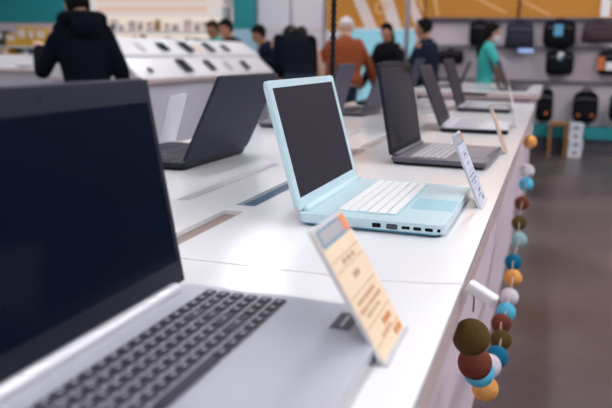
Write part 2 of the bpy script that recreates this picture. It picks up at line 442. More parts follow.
# ------------------------------------------------------------------ price cards
def price_card(label, bx, y0, y1, tx, tz, body, detail=0, s=1, ink=None, frontface=1):
    """leaning card: bottom edge at x=bx from y0 to y1, top edge at x=tx, height tz over the table"""
    yc = (y0+y1)/2; w = y1-y0
    root = empty('price_card', label, 'price card', (bx, yc, TH), 0, 'price cards in front of the laptops')
    d = Vector((tx-bx, 0, tz)); L = d.length; u = d/L
    n = Vector((u.z, 0, -u.x))*frontface                     # printed side
    mtx = Matrix(((u.x, 0, n.x, 0.0), (0, 1, 0, 0), (u.z, 0, n.z, 0.0025), (0, 0, 0, 1)))
    bm = bmesh.new(); t = bmesh.new(); add_box(t, (0.001, -w/2, -.0012), (L, w/2, 0.0)); merge(bm, t, 0, mtx)
    link_bm('card', bm, body, root)
    # acrylic holder: back plate and foot
    bm = bmesh.new(); t = bmesh.new(); add_box(t, (0.0, -w/2-.003, -.0042), (L+.003, w/2+.003, -.0014)); merge(bm, t, 0, mtx)
    sgn = 1 if tx > bx else -1
    add_box(bm, (min(0, sgn*.03), -w/2-.003, 0.0), (max(0, sgn*.03), w/2+.003, .0022))
    if sgn < 0: add_box(bm, (0.0, -w/2-.003, 0.0), (0.004, w/2+.003, .0022))
    link_bm('acrylic_holder', bm, M['acrylic'], root)
    def marks(name, rects, m, z=.0002):
        bm = bmesh.new()
        for a0, a1, b0, b1 in rects:
            t = bmesh.new(); add_box(t, (L*a0, -w/2+w*b0, 0.0), (L*a1, -w/2+w*b1, z)); merge(bm, t, 0, mtx)
        link_bm(name, bm, m, root)
    if detail:
        marks('header_band', [(.855, .995, .02, .98)], M['card_head'])
        marks('header_field', [(.88, .97, .09, .78)], M['card_head_grey'], .0004)
        marks('header_tab', [(.865, .99, .80, .97)], M['card_orange'] if detail == 1 else M['ink_orange'], .0004)
        ln = [(.745, .752, .03, .97), (.665, .672, .03, .97), (.47, .477, .03, .97), (.24, .247, .03, .97), (.1, .107, .03, .97)]
        marks('ruled_lines', ln, ink)
        rnd = random.Random(len(label)); tx_ = []
        def words(a0, a1, b0, b1, k):
            b = b0
            for i in range(k):
                ww = (b1-b0)/k*(.6+.3*rnd.random()); tx_.append((a0, a1, b, b+ww)); b += (b1-b0)/k
        words(.69, .725, .30, .78, 3); words(.56, .605, .40, .62, 2)
        words(.40, .43, .12, .8, 6); words(.34, .37, .08, .9, 7); words(.29, .315, .2, .7, 4)
        words(.16, .2, .55, .8, 3); words(.115, .14, .3, .7, 4)
        marks('printed_words', tx_, ink)
        words2 = [(.16, .205, .5, .62), (.16, .205, .65, .8), (.03, .08, .66, .76), (.03, .08, .79, .92)]
        marks('printed_price', words2, M['ink_orange'] if detail == 1 else ink, .0005)
    return root
price_card('peach paper price card leaning over the corner of the nearest silver laptop', -.130, .632, .732, -.204, .122, M['card_peach'], 1, ink=M['ink_brown'])
price_card('white printed price card at the front of the aqua laptop', -.112, 1.397, 1.50, -.171, .135, M['card_white'], 2, ink=M['ink_grey'])
price_card('tan edged price card at the corner of the dark glossy screened laptop', -.115, 2.225, 2.30, -.172, .141, M['card_tan'], 2, ink=M['ink_brown'])
price_card('thin pink price card before the silver decked laptop, farthest along the edge', -.126, 3.08, 3.15, -.166, .160, M['card_pink'], 2, ink=M['ink_grey'])
price_card('plain white price card seen from behind at the left table edge', -1.105, 1.885, 1.985, -1.06, .155, M['white_plastic'], 0, frontface=-1)

# ------------------------------------------------------------------ garland of thread balls
BL = [('olive', (-.092, 1.135, -.159)), ('brown', (-.091, 1.239, -.248)), ('light_blue', (-.092, 1.382, -.329)),
      ('orange', (-.091, 1.61, -.469)), ('white', (-.093, 1.739, -.469)), ('teal', (-.081, 1.866, -.496)),
      ('olive', (-.081, 2.035, -.514)), ('brown', (-.087, 2.112, -.492)), ('light_blue', (-.08, 2.243, -.501)),
      ('white', (-.078, 2.354, -.487)), ('orange', (-.075, 2.5, -.465)), ('teal', (-.084, 2.662, -.453)),
      ('mint', (-.074, 2.836, -.411)), ('olive', (-.082, 2.951, -.37)), ('brown', (-.079, 3.052, -.307)),
      ('light_blue', (-.072, 3.155, -.244)), ('white', (-.074, 3.229, -.199)), ('orange', (-.075, 3.393, -.091))]
g = empty('ball_garland', 'garland of coloured thread balls draped along the right side of the table', 'garland', (-.082, 1.0, TH))
GO = Vector((.082, -1.0, 0))
R = 0.0305
for cname, p in BL:
    bm = bmesh.new(); bmesh.ops.create_uvsphere(bm, u_segments=24, v_segments=16, radius=R)
    b = link_bm('ball', bm, M['ball_'+cname], g, True, loc=Vector(p)+GO, rot=(random.random(), random.random(), 0))
    b['label'] = cname.replace('_', ' ')+' thread ball'
hook = Vector((-.068, .905, .004))
pts = [Vector((-.080, .93, -.012)), Vector((-.083, 1.03, -.06))]+[Vector(p) for _, p in BL]+[Vector((-.075, 3.677, -.025))]
pts2 = []
for i in range(len(pts)-1):
    p0 = pts[max(i-1, 0)]; p1 = pts[i]; p2 = pts[i+1]; p3 = pts[min(i+2, len(pts)-1)]
    for k in range(6):
        t = k/6
        pts2.append(.5*((2*p1)+(p2-p0)*t+(2*p0-5*p1+4*p2-p3)*t*t+(3*p1-p0-3*p2+p3)*t**3)+ GO)
bm = bmesh.new(); add_tube(bm, pts2[:9], .0012, 6)
link_bm('lead_wire', bm, M['wire'], g, True)
bm = bmesh.new(); eye = Vector((0, 0, .4))+GO; add_tube(bm, [p+(eye-p).normalized()*.0318 for p in pts2[44:-7]]+pts2[-2:], .0018, 6)
link_bm('cord', bm, M['cord'], g, True)
bm = bmesh.new()
add_box(bm, (-.021, -.0075, -.0075), (.021, .0075, .0075), .003)
o = link_bm('plug_box', bm, M['white_plastic'], g, loc=Vector((-.0645, .922, -.012))+GO, rot=(math.radians(8), math.radians(24), math.radians(-14)))
bm = bmesh.new()
tp = [(-.0875, .914, .0014), (-.117, .902, .0012), (-.185, .887, .0012), (-.286, .884, .0012), (-.376, .883, .0012), (-.481, .883, .0012), (-.515, .884, .0012)]
add_tube(bm, [Vector(p)+GO for p in tp], .0007, 6)
o = link_bm('table_cord', bm, M['white_plastic'], g, True); o['label'] = 'thin white cord across the table top'

# ------------------------------------------------------------------ hanging twisted cable
cz = empty('hanging_cable', 'black twisted cable hanging down onto the table behind the aqua laptop', 'cable', (-.618, 2.07, TH))
for ph in (0, PI):
    bm = bmesh.new(); n = 900
    add_tube(bm, [(.0044*math.cos(k*.5+ph), .0044*math.sin(k*.5+ph), .002+k*(3.5-TH-.002)/n) for k in range(n+1)], .0043, 6)
    link_bm('strand', bm, M['cable'], cz, True)

# ------------------------------------------------------------------ sloped phone counters
def prism_y(bm, prof, y0, y1):
    a = [bm.verts.new((x, y0, z)) for x, z in prof]; b = [bm.verts.new((x, y1, z)) for x, z in prof]; n = len(prof)
    bm.faces.new(a[::-1]); bm.faces.new(b)
    for i in range(n): bm.faces.new((a[i], a[(i+1) % n], b[(i+1) % n], b[i]))
    bmesh.ops.recalc_face_normals(bm, faces=bm.faces)

CY0, CY1 = 4.93, 7.75
CYM = (CY0+CY1)/2
ct = empty('phone_counter', 'white sloped display counter with rows of phones left of the laptop table', 'counter', (-3.45, CYM, 0))
def cobj(name, prof, m, y0=CY0, y1=CY1):
    bm = bmesh.new(); prism_y(bm, [(x+3.45, z) for x, z in prof], y0-CYM, y1-CYM); return link_bm(name, bm, m, ct)
zl = TH+.061
cobj('cabinet', [(-3.06, 0), (-3.06, zl-.04), (-3.85, zl-.04), (-3.85, 0)], M['counter_front'], CY0+.04, CY1-.04)
cobj('lip', [(-3.01, zl-.04), (-3.01, zl-.008), (-3.85, zl-.008), (-3.85, zl-.04)], M['counter_lip'])
cobj('lower_slope', [(-3.01, zl-.008), (-3.01, zl), (-3.19, zl+.156), (-3.19, zl-.008)], M['counter'])
cobj('upper_slope', [(-3.19, zl-.008), (-3.19, zl+.184), (-3.40, zl+.323), (-3.85, zl+.323), (-3.85, zl-.008)], M['counter'])

def phone(label, x, y, z, slope, w, h, grp, stand=True, rz=0.0):
    r = empty('display_phone', label, 'phone', (x, y, z), rz, grp)
    mt = Matrix.Rotation(slope, 4, 'Y')                       # slope tips the face towards +X
    bm = bmesh.new(); add_box(bm, (-h*.3, -w*.28, .0004), (h*.3, w*.28, .012), .002, 1, mtx=mt); link_bm('stand', bm, M['white_plastic'], r)
    bm = bmesh.new(); add_prism(bm, rrect(-h/2, -w/2, h/2, w/2, .008, 3), .0122, .0205, .0015, mtx=mt, seg=1); link_bm('body', bm, M['darkgrey'], r)
    bm = bmesh.new(); add_prism(bm, rrect(-h/2+.004, -w/2+.003, h/2-.004, w/2-.003, .006, 3), .0205, .0209, mtx=mt); link_bm('screen', bm, M['screen'], r)
    return r
sl = math.atan2(.156, .18); su = math.atan2(.139, .21)
def on_slope(x): return zl+(-3.01-x)*.156/.18 if x > -3.19 else zl+.184+(-3.19-x)*.139/.21
PH = [('small black phone at the near end of the upper row on the counter', -3.267, 5.71, .12, .11),
      ('wide black tablet phone second in the upper row on the counter', -3.273, 6.15, .13, .15),
      ('black phone third in the upper row, right of the pale sign card', -3.273, 6.63, .11, .14),
      ('small dark phone at the far end of the upper row on the counter', -3.267, 7.00, .09, .11),
      ('big black tablet lying in the lower row of the sloped counter', -3.100, 5.79, .15, .16),
      ('black phone in the middle of the lower row on the counter', -3.100, 6.29, .11, .13),
      ('black phone at the far end of the lower row by the counter edge', -3.089, 7.10, .11, .12),
      ('tiny dark device at the near corner of the lower row', -3.067, 5.15, .05, .05)]
for lb, x, y, w, h in PH: phone(lb, x, y, on_slope(x)+.003, sl if x > -3.19 else su, w, h, 'phones on the sloped counter', rz=.0)
bm = bmesh.new(); add_box(bm, (-.06, -.05, .0), (.06, .05, .002), mtx=Matrix.Rotation(su, 4, 'Y'))
tag(link_bm('sign_card', bm, M['card_peach'], loc=(-3.273, 6.40, on_slope(-3.273)+.003)), 'pale cream sign card between phones in the upper row', 'card')
for x, y, lb in ((-3.267, 5.35, 'white phone at the near part of the upper slope'), (-3.089, 6.69, 'pale phone lying in the lower row beside a black one')):
    r = empty('display_phone', lb, 'phone', (x, y, on_slope(x)+.003), 0, 'phones on the sloped counter'); mt = Matrix.Rotation(sl if x > -3.19 else su, 4, 'Y')
    bm = bmesh.new(); add_prism(bm, rrect(-.06, -.04, .06, .04, .008, 3), .0004, .012, .0015, mtx=mt, seg=1); link_bm('body', bm, M['white_plastic'], r)
    bm = bmesh.new(); add_prism(bm, rrect(-.055, -.036, .055, .036, .006, 3), .012, .0125, mtx=mt); link_bm('screen', bm, M['sticker_lilac'], r)

# second counter, far left
c2 = empty('phone_counter', 'low white counter at the far left behind the person in the dark hooded coat', 'counter', (-5.3, 6.4, 0))
def c2box(name, lo, hi, m): return boxobj(name, [lo[0]+5.3, lo[1]-6.4, lo[2]], [hi[0]+5.3, hi[1]-6.4, hi[2]], m, c2)
zc = TH+.08
c2box('cabinet', (-7.0, 6.04, 0), (-4.1, 6.9, zc-.035), M['counter_front'])
c2box('lip', (-7.0, 6.0, zc-.035), (-4.1, 6.9, zc-.012), M['counter_lip'])
c2box('top', (-7.0, 6.0, zc-.012), (-4.1, 6.9, zc), M['counter'])
c2box('riser', (-7.0, 6.4, zc), (-4.1, 6.9, zc+.12), M['counter'])
for i, (x, lb) in enumerate(((-5.15, 'dark phone on the far left counter, leftmost of the three there'), (-4.75, 'dark phone on the far left counter close to the hooded person'), (-4.42, 'dark phone on the far left counter behind the hooded person'))):
    r = phone(lb, x, 6.2, zc, 0.0, .15, .1, 'phones on the far left counter')

# ------------------------------------------------------------------ back wall: left shelves
def shelf_unit(label, x0, x1, zs, y0=YB-.35, back=None, lampstrip=True):
    xm = (x0+x1)/2
    r = empty('wall_shelf', label, 'shelf', (xm, YB-.02, 0))
    zt = TH+zs[-1]
    bmx = bmesh.new(); add_box(bmx, (x0-xm, -.02, 0), (x1-xm, .015, zt+.34)); link_bm('back_panel', bmx, back or M['slat'], r)
    for z in zs:
        bm = bmesh.new(); add_box(bm, (x0-xm, y0-YB+.02, TH+z-.03), (x1-xm, -.02, TH+z)); link_bm('shelf_board', bm, M['white_plastic'], r)
    for x in (x0, x1-.03):
        bm = bmesh.new(); add_box(bm, (x-xm, y0-YB+.02, 0), (x+.03-xm, -.0205, zt+.34)); link_bm('side_panel', bm, M['white_plastic'], r)
    return r
shelf_unit('shelf unit of yellow and grey boxes on the teal wall at far left', -9.2, -6.9, (-.3, .05, .30))
shelf_unit('bright shelf unit of small accessories under the lit sign', -6.6, -4.35, (.06, .33, .54), back=M['back_glow'])
boxcols = [((226, 176, 60), 'yellow'), ((206, 168, 96), 'tan'), ((70, 66, 74), 'charcoal'), ((196, 188, 190), 'pale grey'), ((40, 120, 130), 'teal'), ((150, 110, 90), 'brown'), ((236, 226, 220), 'white')]
bm_mats = [mat('carton_'+n.replace(' ', '_'), c, .5) for c, n in boxcols]
rnd = random.Random(3)
shelfname = {.05: 'middle shelf', .30: 'top shelf'}
n = 0
for z in (.05, .30):
    x = -9.1; k = 0
    while x < -7.05:
        w = rnd.uniform(.1, .2); h = rnd.uniform(.14, .25 if z < .3 else .29); ci = rnd.choice([0, 0, 1, 2, 3, 3, 4, 5])
        o = boxobj('product_box', (-w/2, -.09, 0), (w/2, .09, h), bm_mats[ci], None, .004)
        bm = bmesh.new(); add_box(bm, (-w*.36, -.0915, h*.45), (w*.36, -.0902, h*.85)); link_bm('front_label', bm, bm_mats[6 if ci != 6 else 0], o)
        o.location = (x+w/2, YB-.24, TH+z)
        tag(o, '%s product box on the %s at far left' % (boxcols[ci][1], shelfname[z]), 'box', 'boxes on the far left shelves')
        x += w+rnd.uniform(.015, .05)
acc = [((226, 204, 190), 'cream'), ((150, 104, 92), 'brown'), ((238, 232, 230), 'white'), ((212, 160, 140), 'pink'), ((70, 66, 86), 'dark'), ((196, 170, 120), 'gold')]
am = [mat('pack_'+n, c, .4) for c, n in acc]
for z, nm in ((.06, 'lower'), (.33, 'middle'), (.54, 'upper')):
    x = -6.52
    while x < -4.5:
        w = rnd.uniform(.06, .11); h = rnd.uniform(.09, .17); ci = rnd.choice([0, 0, 1, 2, 2, 3, 4, 5])
        o = boxobj('accessory_pack', (-w/2, -.03, 0), (w/2, .03, h), am[ci], None, .003)
        bm = bmesh.new(); add_box(bm, (-w*.32, -.0315, h*.15), (w*.32, -.0302, h*.55)); link_bm('front_label', bm, am[(ci+2) % 6], o)
        o.location = (x+w/2, YB-.26, TH+z)
        tag(o, '%s accessory pack standing on the %s shelf under the lit sign' % (acc[ci][1], nm), 'package', 'accessory packs under the lit sign')
        x += w+rnd.uniform(.03, .09)
# lit sign over the accessory shelf (lettering is out of focus in the photo: soft bars)
sg = empty('lit_sign', 'broad pale illuminated sign box with two faint orange lines above the accessory shelf', 'sign', (-5.4, YB-.3, TH+.74))
bm = bmesh.new(); pr = [(-1.02, .0), (1.03, -.0), (.93, .62), (-1.02, .62)]
t = bmesh.new(); add_prism(t, pr, -.1, .1); merge(bm, t, 0, Matrix(((1, 0, 0, 0), (0, 0, -1, 0), (0, 1, 0, 0), (0, 0, 0, 1))))
link_bm('sign_face', bm, M['sign_glow'], sg)
for k, z in enumerate((.06, .2)):
    bm = bmesh.new(); x = -.9
    while x < .82:
        w = rnd.uniform(.05, .1); add_box(bm, (x, -.108, z), (x+w, -.101, z+.075)); x += w+.015
    link_bm('sign_lettering', bm, M['sign_letter'], sg)
# teal pillar with a pale blue lower part
pl = empty('wall_pillar', 'teal wall column beside the white panels in the background', 'column', (-4.09, YB-.14, 0))
boxobj('upper_part', (-.13, -.13, TH+.575), (.13, .13, 3.5), M['wall_teal'], pl)
boxobj('lower_part', (-.13, -.13, 0), (.13, .13, TH+.575), mat('pale_blue_paint', (170, 206, 222), .5), pl)
# white wall panels
pale = mat('white_wall_panel', (222, 218, 224), .5, var=.02)
for x0, x1, lb in ((-3.93, -3.48, 'narrow white wall panel beside the teal column'), (-3.44, -3.0, 'white wall panel left of the orange fascia')):
    r = empty('wall_panel', lb, 'panel', ((x0+x1)/2, YB, TH+.2), 0, 'white panels on the back wall')
    w = x1-x0
    boxobj('board', (-w/2, -.05, -.9), (w/2, -.001, 1.6), pale, r)
    bm = bmesh.new()
    add_box(bm, (-w/2-.018, -.06, -.9), (-w/2+.0, -.0005, 1.6)); add_box(bm, (-w/2, -.06, .36), (w/2, -.051, .375))
    link_bm('panel_trim', bm, M['counter_lip'], r)

r = empty('wall_panel', 'pale wall panel behind the glowing display, under the ochre fascia', 'panel', (-2.275, YB, 0))
boxobj('board', (-.655, -.125, .1), (.655, -.001, TH+.569), pale, r)
boxobj('skirting', (-.655, -.13, 0), (.655, -.001, .0999), M['rail'], r)
# orange fascia panels with stripes
def fascia(label, x0, x1, z0, z1, stripes, ring=None, thin=()):
    xm = (x0+x1)/2
    r = empty('fascia_panel', label, 'panel', (xm, YB, TH+z0), 0, 'ochre fascia panels')
    boxobj('board', (x0-xm, -.12, 0), (x1-xm, -.001, z1-z0), M['orange'], r)
    for sts, m, nm, yy in ((stripes, M['stripe'], 'stripe', -.125), (thin, M['stripe_thin'], 'thin_stripe', -.124)):
        for (xa, za, xb, zb, w) in sts:
            bm = bmesh.new()
            vs = [(xa-w/2, za), (xa+w/2, za), (xb+w/2, zb), (xb-w/2, zb)]
            vs = [(x-xm, z-z0) for x, z in vs]
            t = bmesh.new(); add_prism(t, vs, .1205, -yy); merge(bm, t, 0, Matrix(((1, 0, 0, 0), (0, 0, -1, 0), (0, 1, 0, 0), (0, 0, 0, 1))))
            bmesh.ops.recalc_face_normals(bm, faces=bm.faces)
            link_bm(nm, bm, m, r)
    if ring:
        bm = bmesh.new(); n = 28
        add_tube(bm, [(ring[0]-xm+.07*math.cos(2*PI*k/n), -.123, ring[1]-z0+.07*math.sin(2*PI*k/n)) for k in range(n+1)], .014, 6)
        link_bm('ring_mark', bm, M['stripe_thin'], r, True)
    return r
fascia('ochre fascia panel with white diagonal bands above the person in black', -2.93, -1.62, .57, 2.3,
       [(-2.62, 1.25, -2.30, .575, .16), (-2.28, 1.4, -1.98, .575, .17), (-1.98, 1.3, -1.66, .62, .12)], (-2.19, .86), [(-1.86, 1.3, -1.635, .82, .04)])
fascia('long ochre fascia panel with faint lines above the bag wall', -1.60, 1.6, .74, 2.3, [], None,
       [(-1.35, 1.15, -.62, .80, .06), (-.95, 1.2, -.1, .77, .05), (-1.58, 1.3, -1.45, .76, .04)])
# metal posts
for x, y, lb in ((-1.74, YB-.62, 'grey metal post in front of the ochre fascia'), (1.9, YB-.35, 'grey metal post at the right end of the bag wall')):
    o = empty('metal_post', lb, 'post', (x, y, 0), 0, 'metal posts')
    boxobj('shaft', (-.025, -.025, .012), (.025, .025, 3.5), M['metal_post'], o)
    boxobj('foot_plate', (-.06, -.06, 0), (.06, .06, .012), M['metal_post'], o)
for x, zb, m, lb in ((.51, .74, 'white_plastic', 'pale rod hanging from the ceiling before the ochre fascia at right'), (-.46, .72, 'cable', 'dark cord hanging from the ceiling above the charcoal briefcase')):
    o = empty('hanging_rod', lb, 'rod', (x, YB-.32, TH+zb)); hh = 3.5-TH-zb
    boxobj('shaft', (-.012, -.012, 0), (.012, .012, hh), M[m], o)
    if m == 'white_plastic': boxobj('clip', (-.05, -.02, .0), (.05, .02, .2), M[m], o)
# backlit cyan display
o = empty('lightbox', 'glowing pale cyan backlit display behind the people in dark coats', 'lightbox', (-2.12, YB-.26, 0))
boxobj('cabinet', (-.45, -.11, 0), (.45, .11, TH+.6), M['white_plastic'], o)
boxobj('glow_panel', (-.42, -.122, .3), (.42, -.111, TH+.57), M['cyan_glow'], o)

# ------------------------------------------------------------------ bag wall
bw = empty('bag_display_wall', 'pale slatted display wall on which the bags hang, above a teal base board', 'display wall', (0, YB, 0))
boxobj('slat_panel', (-1.58, -.04, .2), (1.6, -.001, TH+.74), M['slat'], bw)
boxobj('top_cap', (-1.58, -.13, TH+.722), (1.6, -.041, TH+.7395), M['rail'], bw)
for z in (.70, .385, -.03): boxobj('rail', (-1.58, -.075, TH+z-.018), (1.6, -.041, TH+z+.018), M['rail'], bw)
boxobj('base_board', (-1.58, -.30, TH-.69), (1.6, -.041, TH-.545), M['teal_board'], bw)
boxobj('base_plinth', (-1.58, -.2, 0), (1.6, -.041, TH-.691), M['deckgrey'], bw)

def bag(label, x0, x1, z0, z1, m, kind, extra=None, y=YB-.21):
    w = x1-x0; h = z1-z0; d = .16 if kind == 'backpack' else .11
    r = empty('backpack' if kind == 'backpack' else 'laptop_bag', label, 'backpack' if kind == 'backpack' else 'bag', ((x0+x1)/2, y, TH+z0), 0, 'bags on the display wall')
    flat = Matrix(((1, 0, 0, 0), (0, 0, -1, 0), (0, 1, 0, 0), (0, 0, 0, 1)))
    bm = bmesh.new(); t = bmesh.new()
    rr = min(w, h)*(.32 if kind == 'backpack' else .2)
    hb = h*.93
    pts = rrect(-w/2, 0, w/2, hb, rr if kind != 'brief' else .03, 6)
    if kind == 'backpack': pts = [(x*(1-.16*max(0, (z/hb-.45))), z) for x, z in pts]
    if kind == 'brief': pts = [(x*(1-.16*z/hb), z) for x, z in pts]
    add_prism(t, pts, -d/2, d/2, .025, seg=3); merge(bm, t, 0, flat)
    link_bm('body', bm, m, r, True)
    bm = bmesh.new(); t = bmesh.new()
    add_prism(t, rrect(-w*.36, h*.08, w*.36, h*.52, .035, 4), d/2-.004, d/2+.025, .012); merge(bm, t, 0, flat)
    link_bm('front_pocket', bm, m, r, True)
    bm = bmesh.new(); n = 12
    add_tube(bm, [(w*.16*math.cos(PI*k/n), 0, hb-.01+h*.1*math.sin(PI*k/n)) for k in range(n+1)], .011, 8)
    link_bm('handle', bm, m, r, True)
    bm = bmesh.new(); add_tube(bm, [(-w*.4+w*.8*k/10, -d/2-.002, h*.68+.015*math.sin(PI*k/10)) for k in range(11)], .006, 6)
    link_bm('zip', bm, M['rail'], r, True)
    if kind == 'backpack':
        for s in (-1, 1):
            bm = bmesh.new(); add_tube(bm, [(s*w*.2, d/2-.01, hb*.95), (s*w*.3, d/2+.03, hb*.6), (s*w*.33, d/2-.01, h*.1)], .014, 8)
            link_bm('strap', bm, m, r, True)
    if extra:
        for nm, (xa, xb, za, zb), mm in extra:
            bm = bmesh.new(); t = bmesh.new(); add_box(t, (w*xa, h*za, d/2+.026), (w*xb, h*zb, d/2+.03)); merge(bm, t, 0, flat)
            link_bm(nm, bm, mm, r)
    return r
bag('black laptop bag hanging behind the head of the woman in teal', -1.03, -.79, .40, .705, M['bag_black'], 'case')
bag('charcoal briefcase shaped bag in the top row, right of the woman in teal', -.606, -.25, .372, .695, M['bag_grey'], 'brief')
bag('black laptop bag with a blue tag in the top row', -.158, .212, .391, .72, M['bag_black'], 'case', [('swing_tag', (-.16, .1, .4, .8), M['tag_blue'])])
bag('maroon brown laptop bag at the right end of the top row', .27, .68, .443, .70, M['bag_maroon'], 'brief')
bag('black bag with a small white and blue tag in the middle row', -.10, .222, .057, .375, M['bag_black'], 'case', [('swing_tag', (-.08, .12, .6, .86), M['tag_white']), ('swing_tag', (-.02, .12, .56, .72), M['tag_blue'])])
bag('dark bag with orange and white patches at right of the middle row', .49, .80, .072, .38, M['bag_black'], 'case', [('patch', (-.5, -.28, .2, .7), M['patch_orange']), ('patch', (-.22, .1, .2, .5), M['tag_white']), ('patch', (.15, .4, .25, .6), M['patch_orange'])])
bag('narrow black backpack in the bottom row, beside the end of the white table', -.175, .03, -.507, -.075, M['bag_black'], 'backpack', [('badge', (.05, .2, .22, .3), M['patch_orange'])])
bag('black backpack with two orange badges in the bottom row', .25, .545, -.50, -.09, M['bag_black'], 'backpack', [('badge', (-.32, -.2, .2, .27), M['patch_orange']), ('badge', (.2, .32, .2, .27), M['patch_orange'])])
bag('black backpack at the right edge of the bottom row', .67, .95, -.49, -.07, M['bag_black'], 'backpack')
bag('black soft bag on the wall behind the tables, left of the woman in teal', -1.40, -1.09, .16, .35, M['bag_black'], 'case')
o = empty('shelf_label', 'small glowing bluish price label under the charcoal briefcase', 'label', (-.34, YB-.24, TH+.345))
boxobj('label_face', (-.09, -.006, -.022), (.09, .0, .022), M['label_glow'], o); boxobj('bracket', (-.02, .0, -.01), (.02, .16, .01), M['rail'], o)

# stool and box stack on the floor by the bag wall
st = empty('wooden_stool', 'small ochre wooden stool on the floor left of the white carton stack', 'stool', (.11, 9.1, 0))
wood = mat('ochre_wood', (140, 96, 48), .5, var=.15)
boxobj('seat', (-.11, -.13, .36), (.11, .13, .4), wood, st, .006)
for sx in (-1, 1):
    for sy in (-1, 1): boxobj('leg', (sx*.09-.017, sy*.11-.017, 0), (sx*.09+.017, sy*.11+.017, .36), wood, st)
for k, (w, dx) in enumerate(((.15, 0), (.155, .006), (.145, -.006), (.15, .0))):
    o = boxobj('carton', (-w/2, -.12, 0), (w/2, .12, .097), M['card_white'] if k % 2 else M['white_plastic'], None, .004)
    o.location = (.31+dx, 9.1, .098*k)
    bm = bmesh.new(); add_box(bm, (-.03, -.1215, .03), (.03, -.1202, .08)); link_bm('carton_label', bm, M['ink_grey'], o)
    tag(o, ['bottom', 'second', 'third', 'top'][k]+' white carton of the stack standing on the floor before the bag wall', 'box', 'white cartons by the bag wall')

# ------------------------------------------------------------------ devices on the far table
FC = dict(deck=M['deckgrey'], bottom=M['black'], key=M['key_dark'], pad=M['midgrey'], lid=M['lidgrey'], bezel=M['black'], screen=M['screen'], hinge=M['midgrey'])
laptop('dark laptop open near the right edge of the far white table', (-.42, 6.22, .03, 1.95), .33, .23, .24, .018, 1, FC, keys=False, group='laptops on the far table')
laptop('dark laptop open deeper on the far white table, behind another', (-.42, 6.95, -.03, 1.95), .33, .23, .24, .018, 1, FC, keys=False, group='laptops on the far table')
laptop('dark laptop facing left on the far white table', (-.78, 6.45, .03, 1.95), .33, .23, .22, .018, -1, FC, keys=False, group='laptops on the far table')

# ------------------------------------------------------------------ people
def bake(name, bm, m, parent, voxel, smooth_it=4):
    me = bpy.data.meshes.new(name); bm.normal_update(); bm.to_mesh(me); bm.free()
    o = bpy.data.objects.new(name, me); COL.objects.link(o)
    md = o.modifiers.new('r', 'REMESH'); md.mode = 'VOXEL'; md.voxel_size = voxel
    ms = o.modifiers.new('s', 'SMOOTH'); ms.iterations = smooth_it; ms.factor = .5
    dg = bpy.context.evaluated_depsgraph_get(); dg.update()
    new = bpy.data.meshes.new_from_object(o.evaluated_get(dg)); new.name = name
    o.modifiers.clear(); o.data = new; bpy.data.meshes.remove(me)
    new.materials.clear(); new.materials.append(m)
    for p in new.polygons: p.use_smooth = True
    if parent: o.parent = parent
    return o

def ik(s, t, l1, l2, pole):
    d = t-s; L = min(d.length, (l1+l2)*.995); u = d.normalized(); t = s+u*L
    a = (l1*l1-l2*l2+L*L)/(2*L); h = math.sqrt(max(0, l1*l1-a*a))
    p = pole-u*pole.dot(u); p.normalize()
    return s+u*a+p*h, t

